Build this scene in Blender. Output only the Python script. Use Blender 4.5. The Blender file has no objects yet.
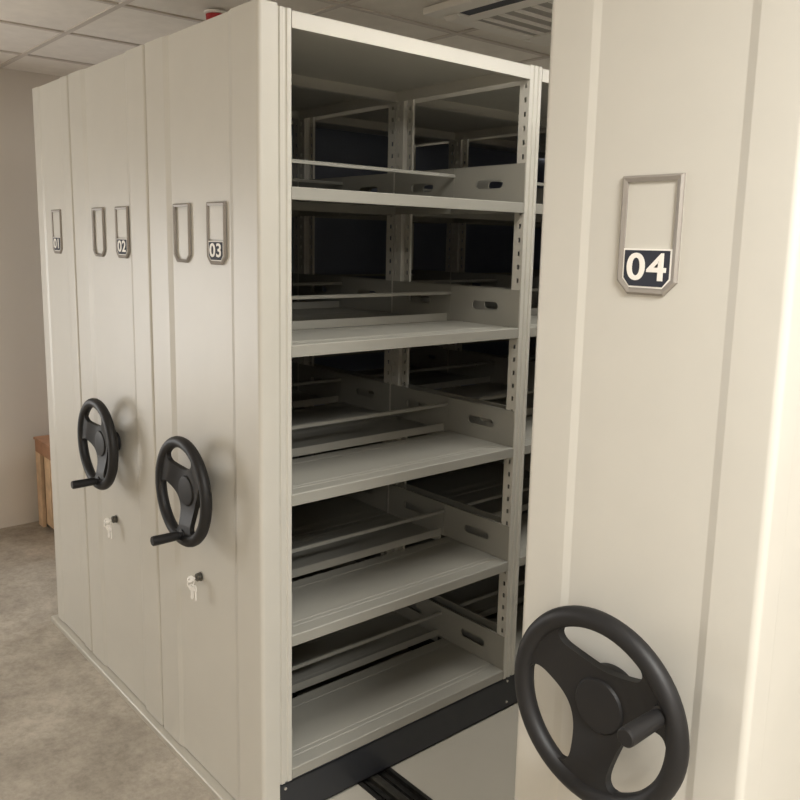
import bpy, bmesh, math, random
from mathutils import Vector, Matrix
random.seed(7)
PI = math.pi
sc = bpy.context.scene
COL = sc.collection

# ------------------------------------------------------------------ materials
def mat(name, col, rough=.5, metal=0., bump=0., bscale=200., var=0., vscale=6., spec=.5):
    m = bpy.data.materials.new(name); m.use_nodes = True
    nt = m.node_tree; b = nt.nodes['Principled BSDF']
    b.inputs['Base Color'].default_value = (*col, 1)
    b.inputs['Roughness'].default_value = rough
    b.inputs['Metallic'].default_value = metal
    b.inputs['Specular IOR Level'].default_value = spec
    tc = nt.nodes.new('ShaderNodeTexCoord')
    if var > 0:
        n = nt.nodes.new('ShaderNodeTexNoise'); n.inputs['Scale'].default_value = vscale; n.inputs['Detail'].default_value = 6
        r = nt.nodes.new('ShaderNodeValToRGB')
        r.color_ramp.elements[0].position = .3; r.color_ramp.elements[1].position = .7
        r.color_ramp.elements[0].color = (*[c*(1-var) for c in col], 1)
        r.color_ramp.elements[1].color = (*[min(1, c*(1+var)) for c in col], 1)
        nt.links.new(tc.outputs['Object'], n.inputs['Vector']); nt.links.new(n.outputs['Fac'], r.inputs['Fac'])
        nt.links.new(r.outputs['Color'], b.inputs['Base Color'])
    if bump > 0:
        n2 = nt.nodes.new('ShaderNodeTexNoise'); n2.inputs['Scale'].default_value = bscale; n2.inputs['Detail'].default_value = 3
        bp = nt.nodes.new('ShaderNodeBump'); bp.inputs['Strength'].default_value = bump; bp.inputs['Distance'].default_value = .002
        nt.links.new(tc.outputs['Object'], n2.inputs['Vector']); nt.links.new(n2.outputs['Fac'], bp.inputs['Height'])
        nt.links.new(bp.outputs['Normal'], b.inputs['Normal'])
    return m

PAINT = mat('beige_powder_coat', (.572, .553, .497), .42, bump=.025, bscale=260, var=.015, vscale=9)
SHELF = mat('grey_beige_shelf_paint', (.32, .312, .276), .45, bump=.05, bscale=260, var=.02, vscale=5)
DARKST = mat('charcoal_painted_steel', (.026, .028, .033), .42, bump=.05, bscale=150)
WHEELM = mat('black_bakelite', (.012, .0115, .0118), .52, bump=.04, bscale=300, spec=.38)
METALF = mat('brushed_grey_metal', (.30, .275, .245), .5, metal=.25, var=.05, vscale=40)
CHROME = mat('chrome', (.85, .83, .8), .14, metal=1.)
NICKEL = mat('nickel_plate', (.86, .84, .80), .34, metal=.15)
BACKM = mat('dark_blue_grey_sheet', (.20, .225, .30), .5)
PLATE = mat('navy_plastic', (.035, .038, .05), .6, spec=.2)
WHITE = mat('white_lettering', (.85, .82, .76), .5)
CEILM = mat('ceiling_tile', (.83, .79, .73), .9, bump=.25, bscale=90, var=.04, vscale=14)
GRIDM = mat('ceiling_grid_metal', (.6, .55, .5), .6)
WALLM = mat('warm_white_wall_paint', (.66, .61, .54), .85, bump=.1, bscale=120, var=.02, vscale=2)
DECKM = mat('beige_deck_sheet', (.47, .445, .385), .38, var=.04, vscale=3)
RAILM = mat('dark_rail_steel', (.045, .043, .04), .42, metal=.6, var=.3, vscale=30)
RAILB = mat('worn_rail_bar', (.12, .115, .10), .35, metal=.8, var=.2, vscale=30)
RED = mat('red_plastic', (.42, .02, .025), .45)
ACM = mat('white_air_conditioner_plastic', (.84, .81, .76), .5)
GRILLE = mat('grey_grille', (.42, .40, .37), .6)
BLACK = mat('dark_slot', (.03, .035, .05), .6)
WOOD = mat('light_pine', (.70, .50, .32), .65, var=.18, vscale=14)
WOODR = mat('reddish_wood_trim', (.40, .21, .12), .6, var=.15, vscale=16)
RUBBER = mat('white_frame_paint', (.7, .68, .62), .5)

def concrete():
    m = mat('bare_concrete', (.3, .25, .2), .72)
    nt = m.node_tree; b = nt.nodes['Principled BSDF']
    tc = nt.nodes.new('ShaderNodeTexCoord')
    def noise(s, d, r=.55, dist=0):
        n = nt.nodes.new('ShaderNodeTexNoise'); n.inputs['Scale'].default_value = s
        n.inputs['Detail'].default_value = d; n.inputs['Roughness'].default_value = r; n.inputs['Distortion'].default_value = dist
        nt.links.new(tc.outputs['Object'], n.inputs['Vector']); return n
    def ramp(src, p0, c0, p1, c1):
        r = nt.nodes.new('ShaderNodeValToRGB'); e = r.color_ramp.elements
        e[0].position = p0; e[0].color = (*c0, 1); e[1].position = p1; e[1].color = (*c1, 1)
        nt.links.new(src.outputs['Fac'], r.inputs['Fac']); return r
    a = ramp(noise(2.3, 9, .62, .6), .36, (.335, .30, .25), .64, (.50, .455, .39))
    d = ramp(noise(26, 10, .78), .36, (.55, .53, .5), .60, (1.1, 1.08, 1.05))
    mx = nt.nodes.new('ShaderNodeMix'); mx.data_type = 'RGBA'; mx.blend_type = 'MULTIPLY'; mx.inputs['Factor'].default_value = .55
    nt.links.new(a.outputs['Color'], mx.inputs['A']); nt.links.new(d.outputs['Color'], mx.inputs['B'])
    y = ramp(noise(5.5, 6, .75), .69, (0, 0, 0), .75, (1, 1, 1))
    mx2 = nt.nodes.new('ShaderNodeMix'); mx2.data_type = 'RGBA'
    mul = nt.nodes.new('ShaderNodeMath'); mul.operation = 'MULTIPLY'; mul.inputs[1].default_value = .45
    nt.links.new(y.outputs['Color'], mul.inputs[0]); nt.links.new(mul.outputs[0], mx2.inputs['Factor'])
    nt.links.new(mx.outputs['Result'], mx2.inputs['A']); mx2.inputs['B'].default_value = (.52, .44, .25, 1)
    nt.links.new(mx2.outputs['Result'], b.inputs['Base Color'])
    bp = nt.nodes.new('ShaderNodeBump'); bp.inputs['Strength'].default_value = .35; bp.inputs['Distance'].default_value = .004
    nt.links.new(noise(30, 8, .7).outputs['Fac'], bp.inputs['Height']); nt.links.new(bp.outputs['Normal'], b.inputs['Normal'])
    return m
CONC = concrete()

def emit(name, col, s):
    m = bpy.data.materials.new(name); m.use_nodes = True
    b = m.node_tree.nodes['Principled BSDF']
    b.inputs['Base Color'].default_value = (.8, .8, .8, 1)
    b.inputs['Emission Color'].default_value = (*col, 1); b.inputs['Emission Strength'].default_value = s
    return m
def glass():
    m = bpy.data.materials.new('window_glass'); m.use_nodes = True
    nt = m.node_tree
    for n in list(nt.nodes): nt.nodes.remove(n)
    o = nt.nodes.new('ShaderNodeOutputMaterial'); t = nt.nodes.new('ShaderNodeBsdfTransparent'); g = nt.nodes.new('ShaderNodeBsdfGlossy')
    g.inputs['Roughness'].default_value = .02
    x = nt.nodes.new('ShaderNodeMixShader'); x.inputs[0].default_value = .06
    nt.links.new(t.outputs[0], x.inputs[1]); nt.links.new(g.outputs[0], x.inputs[2]); nt.links.new(x.outputs[0], o.inputs[0])
    return m

# ------------------------------------------------------------------ mesh builder
class MB:
    def __init__(s): s.v = []; s.f = []; s.mi = []
    def add(s, vs, fs, mi=0):
        o = len(s.v); s.v += [tuple(v) for v in vs]; s.f += [tuple(i+o for i in f) for f in fs]; s.mi += [mi]*len(fs)
    def box(s, x0, x1, y0, y1, z0, z1, mi=0):
        x0, x1 = sorted((x0, x1)); y0, y1 = sorted((y0, y1)); z0, z1 = sorted((z0, z1))
        s.add([(x0,y0,z0),(x1,y0,z0),(x1,y1,z0),(x0,y1,z0),(x0,y0,z1),(x1,y0,z1),(x1,y1,z1),(x0,y1,z1)],
              [(3,2,1,0),(4,5,6,7),(0,1,5,4),(1,2,6,5),(2,3,7,6),(3,0,4,7)], mi)
    def prism(s, pts, axis, a, b, mi=0):
        # pts: 2D loop; axis = extrusion axis; order of the two others: x->(y,z) y->(x,z) z->(x,y)
        def P(p, t):
            return {'x': (t, p[0], p[1]), 'y': (p[0], t, p[1]), 'z': (p[0], p[1], t)}[axis]
        n = len(pts)
        vs = [P(p, a) for p in pts] + [P(p, b) for p in pts]
        fs = [tuple(range(n))[::-1], tuple(range(n, 2*n))] + [(i, (i+1) % n, n+(i+1) % n, n+i) for i in range(n)]
        s.add(vs, fs, mi)
    def cyl(s, p0, p1, r0, r1=None, n=20, mi=0, cap=True):
        r1 = r0 if r1 is None else r1
        p0, p1 = Vector(p0), Vector(p1); d = (p1-p0).normalized()
        u = d.orthogonal().normalized(); w = d.cross(u)
        vs = []
        for p, r in ((p0, r0), (p1, r1)):
            for i in range(n):
                a = 2*PI*i/n; vs.append(p + r*(math.cos(a)*u + math.sin(a)*w))
        fs = [(i, (i+1) % n, n+(i+1) % n, n+i) for i in range(n)]
        if cap: fs += [tuple(range(n))[::-1], tuple(range(n, 2*n))]
        s.add(vs, fs, mi)
    def lathe(s, prof, axis_o, n=40, mi=0):
        # prof: list of (r, t) revolve about -Y axis: point = o + (r cos, t, r sin)
        o = Vector(axis_o); m = len(prof); vs = []
        for i in range(n):
            a = 2*PI*i/n
            for r, t in prof: vs.append(o + Vector((r*math.cos(a), t, r*math.sin(a))))
        fs = []
        for i in range(n):
            j = (i+1) % n
            for k in range(m-1): fs.append((i*m+k, j*m+k, j*m+k+1, i*m+k+1))
        s.add(vs, fs, mi)
    def torus(s, c, axis, R, r, n=64, m=16, mi=0):
        c = Vector(c); d = Vector(axis).normalized(); u = d.orthogonal().normalized(); w = d.cross(u); vs = []
        for i in range(n):
            a = 2*PI*i/n; e = math.cos(a)*u + math.sin(a)*w
            for k in range(m):
                b = 2*PI*k/m; vs.append(c + e*(R + r*math.cos(b)) + d*r*math.sin(b))
        s.add(vs, [(i*m+k, ((i+1) % n)*m+k, ((i+1) % n)*m+(k+1) % m, i*m+(k+1) % m) for i in range(n) for k in range(m)], mi)
    def build(s, name, mats, parent=None, smooth=False, bevel=0, auto=None):
        me = bpy.data.meshes.new(name); me.from_pydata(s.v, [], s.f)
        if not isinstance(mats, (list, tuple)): mats = [mats]
        for m in mats: me.materials.append(m)
        for p, i in zip(me.polygons, s.mi): p.material_index = i
        bm = bmesh.new(); bm.from_mesh(me)
        bmesh.ops.recalc_face_normals(bm, faces=bm.faces)
        ng = [f for f in bm.faces if len(f.verts) > 4]
        if ng: bmesh.ops.triangulate(bm, faces=ng)
        bm.to_mesh(me); bm.free()
        if smooth:
            for p in me.polygons: p.use_smooth = True
            try: me.set_sharp_from_angle(angle=math.radians(auto or 35))
            except Exception: pass
        o = bpy.data.objects.new(name, me); COL.objects.link(o)
        if parent is not None: o.parent = parent
        if smooth:
            wn = o.modifiers.new('normals', 'WEIGHTED_NORMAL'); wn.keep_sharp = True
        if bevel:
            b = o.modifiers.new('edge', 'BEVEL'); b.width = bevel; b.segments = 2; b.limit_method = 'ANGLE'; b.angle_limit = math.radians(40)
        return o

def empty(name, loc, label, cat, group=None):
    o = bpy.data.objects.new(name, None); o.empty_display_size = .1; COL.objects.link(o); o.location = loc
    o['label'] = label; o['category'] = cat
    if group: o['group'] = group
    return o
def tag(o, label, cat, group=None, kind=None):
    o['label'] = label; o['category'] = cat
    if group: o['group'] = group
    if kind: o['kind'] = kind
    return o
def struct(o, label, cat):
    o['kind'] = 'structure'; o['label'] = label; o['category'] = cat; return o
def inst(src, parent, loc=(0, 0, 0), scale=None, rot=None, name=None):
    o = src.copy(); COL.objects.link(o); o.parent = parent; o.location = loc
    if scale: o.scale = scale
    if rot: o.rotation_euler = rot
    if name: o.name = name
    return o

# ------------------------------------------------------------------ room
XL, XR, YF, YB, ZC, ZF = -3.115, 4.6, -4.0, 4.3, 2.523, -.022
T = .15
b = MB(); b.box(XL-T, XR+T, YF-T, YB+T, ZF-.1, ZF)
struct(b.build('floor', CONC), 'bare worn concrete floor in front of the shelving', 'floor')

# ceiling: tiles and the T-bars between them
c = MB(); c.box(XL-T, XR+T, YF-T, YB+T, ZC+.006, ZC+.12)
gx = [-2.655 + .605*i for i in range(12)]; gy = [.257 + .605*i for i in range(-7, 7)]
for x in gx: c.box(x-.012, x+.012, YF, YB, ZC-.001, ZC+.007, 1)
for y in gy: c.box(XL, XR, y-.012, y+.012, ZC-.0005, ZC+.0072, 1)
struct(c.build('ceiling', [CEILM, GRIDM]), 'suspended ceiling of square mineral tiles', 'ceiling')

# left wall with a wide low window in front of the shelves (outside the frame)
WY0, WY1, WZ0, WZ1 = -3.0, -.75, .55, 1.80
w = MB()
w.box(XL-T, XL, YF-T, WY0, ZF, ZC+.05); w.box(XL-T, XL, WY1, YB+T, ZF, ZC+.05)
w.box(XL-T, XL, WY0, WY1, ZF, WZ0); w.box(XL-T, XL, WY0, WY1, WZ1, ZC+.05)
struct(w.build('wall_left', WALLM), 'plain warm white wall at the far left', 'wall')
f = MB()
for y in (WY0, (WY0+WY1)/2-.02, WY1-.04): f.box(XL-.1, XL-.05, y, y+.04, WZ0, WZ1)
f.box(XL-.1, XL-.05, WY0, WY1, WZ0, WZ0+.04); f.box(XL-.1, XL-.05, WY0, WY1, WZ1-.04, WZ1)
wf = struct(f.build('window_1', RUBBER), 'white framed window in the left wall', 'window')
g = MB(); g.box(XL-.078, XL-.072, WY0+.04, WY1-.04, WZ0+.04, WZ1-.04); g.build('pane', glass(), wf)
w = MB(); w.box(XR, XR+T, YF-T, YB+T, ZF, ZC+.05); struct(w.build('wall_right', WALLM), 'plain wall at the right of the room', 'wall')
w = MB(); w.box(XL-T, XR+T, YB, YB+T, ZF, ZC+.05); struct(w.build('wall_back', WALLM), 'plain wall behind the shelving', 'wall')
w = MB(); w.box(XL-T, XR+T, YF-T, YF, ZF, ZC+.05); struct(w.build('wall_front', WALLM), 'plain wall facing the shelving fronts', 'wall')

# raised deck carrying the rails, with a slot for each rail
RY0, RY1 = .338, .468
DX0, DX1, DY1 = -1.748, 1.9, 3.05
R2 = 2.35
d = MB()
prof = [(-.021, ZF), (-.021, -.003), (-.018, 0), (RY0, 0), (RY0, ZF)]
d.prism(prof, 'x', DX0, DX1)
d.box(DX0, DX1, RY1, R2, ZF, 0); d.box(DX0, DX1, R2+.13, DY1, ZF, 0)
d.box(DX0, DX1, RY0, RY1, ZF, ZF+.003); d.box(DX0, DX1, R2, R2+.13, ZF, ZF+.003)
struct(d.build('floor_deck', DECKM), 'smooth beige raised deck under the shelving units', 'deck')
def rail(y0, label):
    r = empty('floor_rail', (DX0, y0+.065, ZF+.003), label, 'rail')
    m = MB()
    h = .022
    m.box(0, DX1-DX0, -.064, -.052, 0, h); m.box(0, DX1-DX0, .052, .064, 0, h); m.box(0, DX1-DX0, -.052, .052, 0, .006)
    m.box(0, DX1-DX0, -.036, -.030, 0.006, .012); m.box(0, DX1-DX0, .030, .036, .006, .012)
    m.build('channel', RAILM, r)
    m = MB(); m.prism([(-.016, .006), (.016, .006), (.014, .018), (.008, .021), (-.008, .021), (-.014, .018)], 'x', 0, DX1-DX0)
    m.build('rail_bar', RAILB, r)
    for i in range(8):
        m = MB(); m.cyl((0, 0, 0), (0, 0, .0035), .006, n=12)
        o = m.build('bolt', CHROME, r); o.location = (.3+i*.45, -.043, .006)
    return r
rail(RY0, 'dark steel floor rail crossing the aisle floor below the open unit')

# ------------------------------------------------------------------ carriage parts (templates shared by all units)
LEVELS = [.157 + .407*k for k in range(5)]
TOPZ = 2.207
BAY = [(.096, .986), (1.0425, 1.9325), (1.989, 2.879)]
POSTY = [.040, .9865, 1.9330, 2.8795]      # y start of every post, .055 wide
PW = .0555

def post_mesh():
    # outer flange at x = 0 facing +x, with two grooves; perforated side flanges going to -x
    m = MB(); z0, z1 = .003, TOPZ+.004
    p = [(0, 0), (0, .012), (-.004, .015), (-.004, .020), (0, .023), (0, .033), (-.004, .036), (-.004, .041), (0, .044), (0, PW)]
    inner = [(x-.002, y) for x, y in p[::-1]]
    m.prism(p + inner, 'z', z0, z1)
    t = .0016; depth = .040
    for ys, ye in ((0, t), (PW-t, PW)):
        m.box(-.002, -.012, ys, ye, z0, z1); m.box(-.021, -depth, ys, ye, z0, z1)
        z = .10; last = z0
        while z < TOPZ-.05:
            m.box(-.012, -.021, ys, ye, last, z-.008); last = z+.008; z += .0465
        m.box(-.012, -.021, ys, ye, last, z1)
    for ys, ye in ((0, .010), (PW-.010, PW)):
        m.box(-depth, -depth-t, ys, ye, z0, z1)
    return m
def shelf_mesh(L, back_lip):
    # runs from x=0 (lip) to x=-.314, y in 0..L, top at z=0
    D = -.312; m = MB()
    p = [(-.012, -.012), (-.012, -.032), (-.0015, -.032), (-.0015, -.002), (-.004, 0)]
    def ridge(x): return [(x+.006, 0), (x+.004, -.0012), (x-.004, -.0012), (x-.006, 0)]
    for x in (-.045, -.064, -.262): p += ridge(x)
    if back_lip: p += [(D+.002, 0), (D+.002, .024), (D, .024)]
    else: p += [(D, 0)]
    p += [(D, -.003), (-.012, -.003)]
    m.prism(p, 'y', .0015, L-.0015)
    m.box(-.004, D, .0015, .0035, -.03, -.001); m.box(-.004, D, L-.0035, L-.0015, -.03, -.001)
    return m
def top_mesh(W, L):
    m = MB(); m.box(0, -W, .001, L-.001, TOPZ-.0025, TOPZ)
    m.box(0, -.002, .001, L-.001, TOPZ-.040, TOPZ-.002); m.box(-.002, -.016, .001, L-.001, TOPZ-.040, TOPZ-.038)
    m.box(-W, -W+.002, .001, L-.001, TOPZ-.040, TOPZ-.002); m.box(-W+.002, -W+.016, .001, L-.001, TOPZ-.040, TOPZ-.038)
    m.box(-.002, -W+.002, .001, .003, TOPZ-.04, TOPZ-.002); m.box(-.002, -W+.002, L-.003, L-.001, TOPZ-.04, TOPZ-.002)
    return m
def side_plate_mesh():
    # half plate in the xz plane, x from -.012 to -.322, z from 0 to .122, thickness .002 along y, with one oblong slot
    m = MB(); x0, x1, h, t = -.004, -.3275, .124, .002
    cx, cz, hl, r = -.158, .064, .046, .0145
    N = 10
    hole = [(cx+hl+r*math.cos(a), cz+r*math.sin(a)) for a in [-PI/2+PI*i/N for i in range(N+1)]] + \
           [(cx-hl+r*math.cos(a), cz+r*math.sin(a)) for a in [PI/2+PI*i/N for i in range(N+1)]]
    # outer loop with matching count
    n = len(hole); outer = []
    for (px, pz) in hole:
        dx, dz = px-cx, pz-cz
        k = min(((x0-cx)/dx if dx > 0 else (x1-cx)/dx) if abs(dx) > 1e-6 else 1e9, ((h-cz)/dz if dz > 0 else (0.001-cz)/dz) if abs(dz) > 1e-6 else 1e9)
        outer.append((cx+dx*k, cz+dz*k))
    # put real corners in
    for cxy in ((x0, h), (x0, .001), (x1, h), (x1, .001)):
        i = min(range(n), key=lambda i: (outer[i][0]-cxy[0])**2 + (outer[i][1]-cxy[1])**2); outer[i] = cxy
    vs = []
    for y in (0, t): vs += [(p[0], y, p[1]) for p in outer] + [(p[0], y, p[1]) for p in hole]
    fs = []
    for i in range(n):
        j = (i+1) % n
        fs += [(i, j, n+j, n+i), (2*n+i, 3*n+i, 3*n+j, 2*n+j), (n+i, n+j, 3*n+j, 3*n+i), (i, 2*n+i, 2*n+j, j)]
    m.add(vs, fs)
    # rolled top edge
    m.box(x0, x1, 0, .008, h-.001, h+.001)
    return m
def rod_mesh(L):
    m = MB(); m.prism([(-.007, -.005), (.007, -.005), (.007, .003), (.004, .006), (-.004, .006), (-.007, .003)], 'y', .004, L-.004)
    return m
def skirt_mesh(L):
    m = MB(); m.box(0, -.003, 0, L, .006, .123); m.box(0, -.035, 0, L, .119, .122); m.box(0, -.035, 0, L, .006, .009)
    return m

TPL = {}
def tpl(key, fn, mats, parent, name, loc, scale=None, smooth=False, bevel=0):
    """first use links the template itself, later uses copy it (sharing the mesh)"""
    if key not in TPL:
        o = fn().build(name, mats, parent, smooth, bevel); TPL[key] = o
        o.location = loc
        if scale: o.scale = scale
        return o
    return inst(TPL[key], parent, loc, scale)

def panel_mesh(W, margin, mr=None):
    # folded front sheet, x from -W to 0, recessed centre; front at y=0
    D, BV, r = (.0042, .017, .012) if W < .5 else (.0068, .028, .012)
    mr = mr or margin
    def half(sx, xe, margin):       # from the back flange round the corner to the recess ; xe edge, sx inward direction
        pts = [(xe, .055)]
        for i in range(7):
            a = i/6*PI/2
            pts.append((xe + sx*(r - r*math.cos(a)), r - r*math.sin(a)))
        pts += [(xe+sx*(margin-BV/2), 0), (xe+sx*(margin-BV/2+.003), .0006), (xe+sx*(margin+BV/2-.003), D-.0006), (xe+sx*(margin+BV/2), D)]
        return pts
    L = half(1, -W, margin); Rr = half(-1, 0, mr)
    out = L + Rr[::-1]
    out += [(-.0025, .055), (-.0025, .036), (-W+.0025, .036), (-W+.0025, .055)]
    m = MB(); m.prism(out, 'z', .004, 2.216)
    return m

def text_mesh(s, size):
    cu = bpy.data.curves.new('t', 'FONT'); cu.body = s; cu.size = size; cu.align_x = 'CENTER'; cu.align_y = 'CENTER'
    cu.offset = size*.019; cu.extrude = .0006; cu.resolution_u = 6; cu.space_character = 1.08
    o = bpy.data.objects.new('t', cu); COL.objects.link(o)
    dg = bpy.context.evaluated_depsgraph_get(); me = bpy.data.meshes.new_from_object(o.evaluated_get(dg))
    vs = [v.co.copy() for v in me.vertices]; fs = [tuple(p.vertices) for p in me.polygons]
    bpy.data.objects.remove(o); bpy.data.curves.remove(cu); bpy.data.meshes.remove(me)
    return vs, fs

def holder(parent, x, z0, num=None, h=.167):
    """label frame centred on x, on the recessed sheet at y=.010; z0 = bottom"""
    w, ch, bd, dp = .051, .020, .0095, .0065
    yb = .0044; y0 = yb-dp
    def loop(e):
        k = e*.42
        return [(-w+e, h-e), (-w+e, ch+k), (-w+ch+k*.9, e), (w-ch-k*.9, e), (w-e, ch+k), (w-e, h-e)]
    o_, i_ = loop(0), loop(bd); mid = loop(bd*.35)
    vs = []; n = 6
    for lp, y in ((o_, yb), (o_, y0+.003), (mid, y0), (i_, y0+.002), (i_, yb)): vs += [(p[0], y, p[1]) for p in lp]
    fs = []
    for k in range(4):
        for i in range(n):
            j = (i+1) % n; fs.append((k*n+i, k*n+j, (k+1)*n+j, (k+1)*n+i))
    m = MB(); m.add(vs, fs)
    fr = m.build('label_holder', METALF, parent); fr.location = (x, 0, z0)
    if num:
        m = MB(); y1 = -.0001
        pw, zt, zb = w-bd-.0005, (.0685 if h > .17 else .0635), .0105
        lp = [(-pw, zt), (-pw, .024), (-pw+.012, zb), (pw-.012, zb), (pw, .024), (pw, zt)]
        def ins(e): return [(-pw+e, zt-e), (-pw+e, .024+e*.4), (-pw+.012+e*.35, zb+e), (pw-.012-e*.35, zb+e), (pw-e, .024+e*.4), (pw-e, zt-e)]
        m.prism(lp, 'y', y1, .0041, 1)
        m.prism(ins(.0025), 'y', y1-.0006, y1+.001, 0)
        vs, fs = text_mesh(num, .054)
        m.add([(v.x*1.22, y1-.0008-v.z, v.y*(1.03 if h > .17 else .94)+(.0395 if h > .17 else .037)) for v in vs], fs, 1)
        m.build('number_plate', [PLATE, WHITE], fr)
        m = MB()
        m.prism([(-w+bd-.001, .068), (w-bd+.001, .068), (w-bd+.001, h-bd+.001), (-w+bd-.001, h-bd+.001)], 'y', .0031, .0044)
        m.build('card_insert', PAINT, fr)
    return fr

def handwheel(parent, x, z, ang):
    """three-spoked black wheel; plane about y=-.07 ; ang = direction of the crank handle (deg)"""
    R, r = .1445, .0165
    yc = -.066
    m = MB(); N, M = 72, 16
    # rim: slightly flattened torus
    m.torus((0, yc, 0), (0, 1, 0), R, r, N, M)
    # spoke disc with three windows
    def wpts(c):
        raw = [(c-42, .112), (c-35, .088), (c-20, .067), (c, .060), (c+20, .067), (c+35, .088), (c+42, .112), (c+38, .130), (c+20, .137), (c, .137), (c-20, .137), (c-38, .130)]
        q = [(rr*math.cos(math.radians(a)), rr*math.sin(math.radians(a))) for a, rr in raw]
        for _ in range(2):
            q2 = []
            for i in range(len(q)):
                p0, p1 = q[i], q[(i+1) % len(q)]
                q2 += [(p0[0]*.75+p1[0]*.25, p0[1]*.75+p1[1]*.25), (p0[0]*.25+p1[0]*.75, p0[1]*.25+p1[1]*.75)]
            q = q2
        return q
    bm = bmesh.new(); edges = []
    loops = [[(.138*math.cos(2*PI*i/72), .138*math.sin(2*PI*i/72)) for i in range(72)]] + [wpts(ang+65+120*k) for k in range(3)]
    for lp in loops:
        v = [bm.verts.new((p[0], 0, p[1])) for p in lp]
        edges += [bm.edges.new((v[i], v[(i+1) % len(v)])) for i in range(len(v))]
    bmesh.ops.triangle_fill(bm, use_beauty=True, use_dissolve=False, edges=edges, normal=(0, -1, 0))
    def inside(p, lp):
        c = False
        for i in range(len(lp)):
            (x1, y1), (x2, y2) = lp[i], lp[i-1]
            if (y1 > p[1]) != (y2 > p[1]) and p[0] < (x2-x1)*(p[1]-y1)/(y2-y1)+x1: c = not c
        return c
    kill = [f for f in bm.faces if any(inside((f.calc_center_median().x, f.calc_center_median().z), lp) for lp in loops[1:])]
    bmesh.ops.delete(bm, geom=kill, context='FACES')
    bm.verts.ensure_lookup_table(); bm.verts.index_update()
    flat = [(v.co.x, v.co.z) for v in bm.verts]; fl = [tuple(v.index for v in f.verts) for f in bm.faces]; bm.free()
    def dish(p, off):
        d = math.hypot(*p); return yc + off + .020*(.5+.5*math.cos(PI*min(1, max(0, (d-.045)/.09))))
    nv = len(flat)
    vs = [(p[0], dish(p, -.007), p[1]) for p in flat] + [(p[0], dish(p, .008), p[1]) for p in flat]
    cnt = {}
    for f in fl:
        for i in range(3):
            e = (f[i], f[(i+1) % 3]); cnt[e] = 1
    side = [e for e in cnt if (e[1], e[0]) not in cnt]
    fs = fl + [tuple(i+nv for i in f[::-1]) for f in fl] + [(e[1], e[0], e[0]+nv, e[1]+nv) for e in side]
    m.add(vs, fs)
    wheel = m.build('handwheel', WHEELM, parent, smooth=True, auto=50); wheel.location = (x, 0, z)
    h = MB()
    h.lathe([(0, -.0605), (.035, -.060), (.0420, -.0588), (.0450, -.0555), (.046, -.051), (.0463, -.036), (.054, -.034), (.056, -.030), (.056, -.017), (.049, -.012), (.034, -.010), (.034, .0040), (0, .0040)], (0, 0, 0), 48)
    h.build('hub', WHEELM, wheel, smooth=True)
    a = math.radians(ang); hx, hz = .128*math.cos(a), .128*math.sin(a)
    k = MB()
    k.lathe([(0, -.163), (.0118, -.163), (.0138, -.161), (.0143, -.155), (.0135, -.10), (.0125, -.084), (.0090, -.082), (.0090, -.077), (.015, -.075), (.016, -.060), (.012, -.050), (0, -.050)], (hx, 0, hz), 24)
    k.build('crank_handle', WHEELM, wheel, smooth=True)
    return wheel

def lock(parent, x, z):
    m = MB()
    m.lathe([(0, -.012), (.0035, -.012), (.0035, -.010), (.0105, -.010), (.0125, -.008), (.0125, .0015), (.014, .002), (.014, .0045), (0, .0045)], (0, 0, 0), 24)
    o = m.build('lock', RAILB, parent, smooth=True); o.location = (x, 0, z)
    return o
def keys(x, z, label):
    e = empty('key_ring', (x, -.012, z), label, 'keys', None)
    def key(name, ox, oz, ang, oy, tip=.041):
        m = MB()
        # bow with a hole (ring segments) and a blade, lying in the xz plane
        N = 18
        o1 = [(.0105*math.cos(2*PI*i/N), .0105*math.sin(2*PI*i/N)) for i in range(N)]
        o2 = [(.0035*math.cos(2*PI*i/N), .0045+.0035*math.sin(2*PI*i/N)) for i in range(N)]
        vs = [(p[0], y, p[1]) for y in (-.001, .001) for lp in (o1, o2) for p in lp]
        fs = []
        for i in range(N):
            j = (i+1) % N
            fs += [(i, j, N+j, N+i), (2*N+i, 3*N+i, 3*N+j, 2*N+j), (i, 2*N+i, 2*N+j, j), (N+i, N+j, 3*N+j, 3*N+i)]
        m.add(vs, fs)
        m.prism([(-.0035, -.0095), (.0035, -.0095), (.0035, -tip+.005), (.001, -tip), (-.0035, -tip+.004)] + ([(-.002, -.032), (-.0035, -.028), (-.002, -.023)] if tip > .03 else []), 'y', -.001, .001)
        k = m.build(name, NICKEL, e); k.location = (ox, oy, oz); k.rotation_euler = ang
        if name == 'hanging_key': k.scale = (1.35, 1.3, 1.05)
        return k
    key('lock_key', 0, 0, (PI/2, PI/2, 0), -.017, .0165)
    m = MB(); m.torus((.001, -.0165, -.012), (1, .25, 0), .0125, .0012, 32, 8); m.build('ring', NICKEL, e)
    key('hanging_key', 0.002, -.027, (0, .04, .35), -.013, .036)
    key('hanging_key', .016, -.027, (0, -.06, -.3), -.009, .036)
    return e

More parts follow.
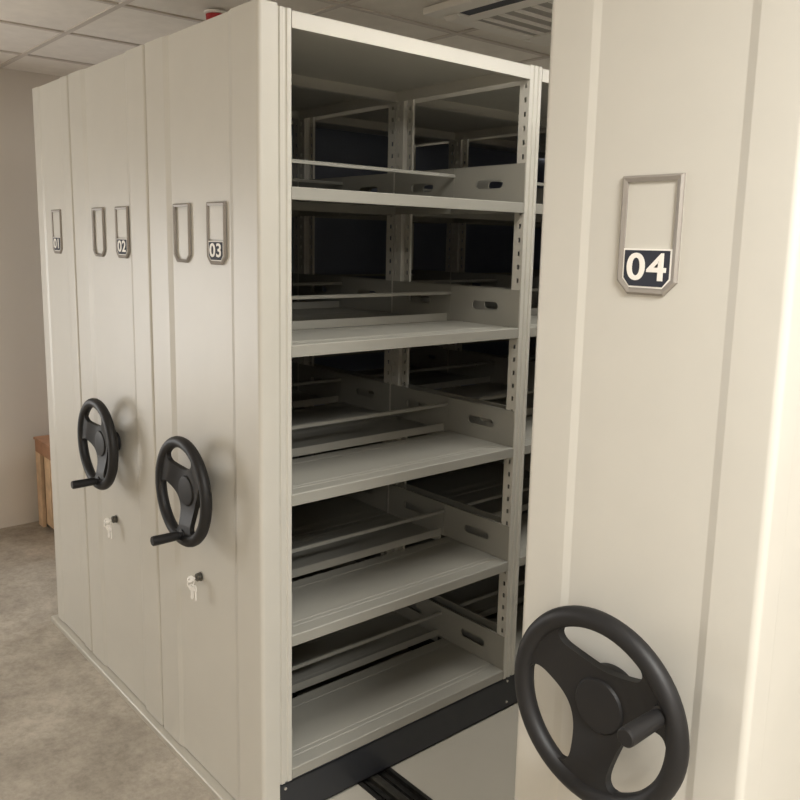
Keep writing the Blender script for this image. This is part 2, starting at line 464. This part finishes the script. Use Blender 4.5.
def carriage(x1, W, label, single=0, holders=(), wheel=None, locked=None):
    """x1 = right face; W = width along the rails; single: 0 double-sided, +1 opens to +x only, -1 opens to -x only"""
    c = empty('shelving_unit', (x1, 0, 0), label, 'shelving unit', None)
    key = 'S' if single else 'D'
    pm = tpl('panel'+key+str(single), lambda: panel_mesh(W, *((.094, .080) if single < 0 else (.080, .080) if single else (.142, .142))), PAINT, c, 'end_panel', (0, 0, 0), smooth=True)
    for hx, num in holders: holder(c, hx, 1.580, num, .1755 if num == '04' else .167)
    if wheel: handwheel(c, wheel[0], wheel[2], wheel[1])
    if locked is not None: lock(c, locked, .642)
    sides = [(0, 1), (-W, -1)]
    # skirts, posts on both faces
    for ox, s in sides:
        tpl('skirt', lambda: skirt_mesh(2.88), DARKST, c, 'base_skirt', (ox, .056, 0), (s, 1, 1))
        for y in POSTY: tpl('post', post_mesh, PAINT, c, 'post', (ox-.001*s, y, .12), (s, 1, (TOPZ+.004-.12)/(TOPZ+.004)))
    for y in (.085, 1.0, 1.95, 2.9):
        tpl('cross'+key, lambda: (lambda m: (m.box(-.036, -W+.036, 0, .03, .02, .118), m)[1])(MB()), DARKST, c, 'cross_beam', (0, y, 0))
    if x1 == 0.:
        for by, bz in ((.072, .108), (.072, .035), (1.004, .112), (1.004, .032)):
            m = MB(); m.cyl((-.001, 0, 0), (.0035, 0, 0), .0055, .0045, n=12)
            bo = m.build('bolt', CHROME, c, smooth=True); bo.location = (0, by, bz)
    for (ya, yb) in BAY:
        L = yb-ya
        tpl('top'+key, lambda: top_mesh(W, L), PAINT, c, 'top_panel', (0, ya, 0))
        for z in LEVELS:
            for side in ((1, -1) if not single else (single,)):
                ox = 0 if side > 0 else -W
                tpl('shelf%d' % (0 if side > 0 else 1), lambda: shelf_mesh(L, side < 0), SHELF, c, 'shelf', (ox, ya, z), (side, 1, 1))
                for yy, s2 in ((ya+.003, -1), (yb-.003, 1)):
                    tpl('plate', side_plate_mesh, SHELF, c, 'side_plate', (ox, yy, z), (side, s2, 1))
            rx = -W/2 if not single else (-.30 if single > 0 else -W+.30)
            tpl('rod', lambda: rod_mesh(L-.002), SHELF, c, 'back_rod', (rx, ya+.001, z+.098))
    if single:
        bx = -W+.03 if single > 0 else 0
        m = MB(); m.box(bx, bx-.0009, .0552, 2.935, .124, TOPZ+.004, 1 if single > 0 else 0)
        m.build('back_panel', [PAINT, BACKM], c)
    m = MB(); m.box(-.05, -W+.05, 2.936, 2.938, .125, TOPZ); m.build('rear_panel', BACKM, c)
    return c

D2 = .656
carriage(0., D2, 'open double sided shelving unit numbered 03, its empty shelves facing the aisle', 0,
         [(-.432, None), (-.226, '03')], (-.323, -89, .931), -.362)
carriage(-.659, D2, 'closed up double sided shelving unit numbered 02, between units 01 and 03', 0,
         [(-1.076+.659, None), (-.868+.659, '02')], (-.981+.659, -84, .938), -1.018+.659)
carriage(-1.318, .405, 'narrow single sided shelving unit numbered 01 at the far left end', 1, [(-1.505+1.318, '01')])
carriage(1.325, .427, 'nearest shelving unit numbered 04, single, across the aisle at the right', -1,
         [(1.1085-1.325, '04')], (1.113-1.325, 22, .936))
keys(-.362, .642, 'chrome keys hanging from the lock beside the open shelves, below the larger handwheel')
keys(-1.018, .642, 'chrome keys hanging from the lock below the smallest, leftmost handwheel')

# ------------------------------------------------------------------ ceiling fittings
# air conditioner cassette
ax0, ax1, ay0, ay1 = -.66, .34, 1.11, 1.83
ac = empty('air_conditioner', ((ax0+ax1)/2, (ay0+ay1)/2, ZC), 'white ceiling air conditioner cassette above the open shelving', 'air conditioner')
def rel(m, name, mats, **k):
    o = m.build(name, mats, ac, **k); o.location = (-(ax0+ax1)/2, -(ay0+ay1)/2, -ZC); return o
m = MB()
zt, zb = ZC+.004, ZC-.022
gx0, gx1, gy0, gy1 = -.59, .27, 1.315, 1.665
lx0, lx1, ly0, ly1 = -.545, .30, 1.19, 1.245
for bx in ((ax0, ax1, ay0, ly0), (ax0, ax1, ly1, gy0), (ax0, ax1, gy1, ay1), (ax0, lx0, ly0, ly1), (lx1, ax1, ly0, ly1), (ax0, gx0, gy0, gy1), (gx1, ax1, gy0, gy1)):
    m.box(*bx, zb, zt)
rel(m, 'fascia', ACM, bevel=.004)
m = MB(); m.box(lx0, lx1, ly0, ly1, zb+.002, zb+.006); rel(m, 'air_slot', BLACK)
m = MB(); m.prism([(ly0-.012, zb-.004), (ly0+.004, zb-.016), (ly0+.008, zb-.014), (ly0-.008, zb-.001)], 'x', lx0-.07, lx0+.0); m.box(lx0-.07, lx0, ly0, ly1, zb-.003, zb)
rel(m, 'louvre', ACM)
m = MB(); m.box(gx0, gx1, gy0, gy1, zb+.008, zb+.012); rel(m, 'filter', GRILLE)
m = MB()
x = gx0+.055
while x < gx1-.03:
    m.box(x-.007, x+.007, gy0, gy1, zb-.001, zb+.008); x += .08
rel(m, 'intake_grille', ACM)
m = MB()
for (x, y) in ((ax0+.035, gy1+.01), (-.575, ay1-.06)): m.cyl((x, y, zb-.006), (x, y, zb), .008, n=12)
rel(m, 'screw', CHROME)
# slim edge strip in front of the cassette
# fire alarm sounder
fa = empty('fire_alarm', (-1.262, .565, ZC), 'small red fire alarm on the ceiling above unit 03', 'fire alarm')
m = MB()
def lz(m, prof, n=28):
    N = len(prof); vs = []
    for i in range(n):
        a = 2*PI*i/n
        for r, z in prof: vs.append((r*math.cos(a), r*math.sin(a), z))
    m.add(vs, [(i*N+k, ((i+1) % n)*N+k, ((i+1) % n)*N+k+1, i*N+k+1) for i in range(n) for k in range(N-1)])
lz(m, [(0, -.012), (.036, -.012), (.044, -.009), (.046, -.001), (0, -.001)]); m.build('mounting_base', ACM, fa, smooth=True)
m = MB(); lz(m, [(0, -.058), (.026, -.056), (.036, -.046), (.039, -.012), (0, -.012)]); m.build('sounder', RED, fa, smooth=True)

# ceiling light panels (outside the frame, some of them added as fill)
LIGHTM = emit('light_diffuser', (1., .93, .82), 3.)
def lamp(x, y, label, power, col=(1., .985, .95), sx=.58, sy=.58):
    e = empty('ceiling_light', (x, y, ZC), label, 'ceiling light', None)
    m = MB(); h = .302
    for bx in ((-h, h, -h, -h+.02), (-h, h, h-.02, h), (-h, -h+.02, -h+.02, h-.02), (h-.02, h, -h+.02, h-.02)): m.box(*bx, -.008, .004)
    m.build('frame', RUBBER, e)
    m = MB(); m.box(-h+.02, h-.02, -h+.02, h-.02, -.003, .003); m.build('diffuser', LIGHTM, e)
    L = bpy.data.lights.new('panel_light', 'AREA'); L.shape = 'RECTANGLE'; L.size = sx; L.size_y = sy; L.energy = power; L.color = col
    lo = bpy.data.objects.new('panel_light', L); COL.objects.link(lo); lo.parent = e; lo.location = (0, 0, -.012)
    return e
lamp(.6725, 1.7695, 'square ceiling light over the aisle between the open unit and the nearest unit', 6)
lamp(2.4875, -.6505, 'square ceiling light in front of the nearest unit and to its right', 51)
lamp(-2.3575, 2.3745, 'unseen square ceiling light added behind the closed units to brighten the left wall', 16)  # added lamp, hidden by the units, to lift the left wall and floor
lamp(.6725, .5595, 'square ceiling light over the front end of the aisle', 4.2)
lamp(3.6975, -3.0705, 'unseen square fill light added on the ceiling in the front right corner of the room', 24)  # added fill lamp, its bounce brightens the ceiling
lamp(3.6975, 1.7695, 'unseen square fill light added on the ceiling behind the nearest unit', 12)  # added fill lamp for more ambient light in the room

# daylight outside the left window
L = bpy.data.lights.new('daylight', 'AREA'); L.shape = 'RECTANGLE'; L.size = WY1-WY0; L.size_y = WZ1-WZ0; L.energy = 62; L.color = (1., .98, .95)
lo = bpy.data.objects.new('daylight', L); COL.objects.link(lo); lo.location = (XL-.25, (WY0+WY1)/2, (WZ0+WZ1)/2); lo.rotation_euler = (0, -PI/2, 0)

# wooden crate against the left wall
cr = empty('wooden_crate', (-2.76, .60, ZF), 'wooden crate with reddish top frame standing by the left wall behind unit 01', 'crate')
CW, CD, CH = .30, .27, .525
def crate_side(sy):
    m = MB(); y = -CD*sy
    m.box(-CW, CW, y, y+.018*sy, CH-.085, CH-.014); return m
m = MB(); m.box(-CW-.006, CW+.006, -CD-.006, CD+.006, CH-.014, CH); m.build('lid', WOODR, cr, bevel=.003)
for s in (1, -1):
    crate_side(s).build('top_rail', WOODR, cr, bevel=.002)
for sx in (1, -1):
    for s in (1, -1):
        m = MB(); x = -CW*sx; m.box(x, x+.075*sx, -CD*s, (-CD+.02)*s, .0, CH-.085); m.build('corner_batten', WOOD, cr, bevel=.002)
for s in (1, -1):
    m = MB()
    for k in range(4):
        x0 = -CW+.112+k*.105 if s > 0 else -CW+.10+k*.105; m.box(x0, x0+.098, (-CD+.012)*s, (-CD+.024)*s, .03, CH-.02)
    m.build('plank_panel', WOOD, cr)
    m = MB(); m.box(-CW*s, (-CW+.02)*s, -CD+.022, CD-.022, .0, CH-.02); m.build('side_board', WOOD, cr)
m = MB(); m.box(-CW+.02, CW-.02, -CD+.03, CD-.03, .02, .04); m.build('bottom', WOOD, cr)

# ------------------------------------------------------------------ camera
F, YAW, PITCH, ROLL = 824.08, -.863, -.164, .021
cam = bpy.data.cameras.new('camera'); co = bpy.data.objects.new('camera', cam); COL.objects.link(co)
cam.sensor_fit = 'HORIZONTAL'; cam.sensor_width = 36; cam.lens = F/800*36; cam.clip_start = .02
cam.shift_y = (378.87-400)/800
fwd = Vector((math.sin(YAW)*math.cos(PITCH), math.cos(YAW)*math.cos(PITCH), math.sin(PITCH)))
rt = Vector((math.cos(YAW), -math.sin(YAW), 0)); up = rt.cross(fwd)
cr_, sr_ = math.cos(ROLL), math.sin(ROLL)
r2 = cr_*rt + sr_*up; u2 = -sr_*rt + cr_*up
M = Matrix((r2, u2, -fwd)).transposed().to_4x4(); M.translation = Vector((1.8128, -1.0802, 1.65))
co.matrix_world = M
sc.camera = co

# ------------------------------------------------------------------ world, view
wd = bpy.data.worlds.new('world'); sc.world = wd; wd.use_nodes = True
wd.node_tree.nodes['Background'].inputs['Color'].default_value = (.75, .85, 1, 1)
wd.node_tree.nodes['Background'].inputs['Strength'].default_value = .15
sc.view_settings.view_transform = 'Standard'; sc.view_settings.look = 'None'
sc.view_settings.gamma = 1; sc.view_settings.use_curve_mapping = False
sc.view_settings.exposure = .70
sc.cycles.use_denoising = True
sc.cycles.max_bounces = 10; sc.cycles.diffuse_bounces = 6
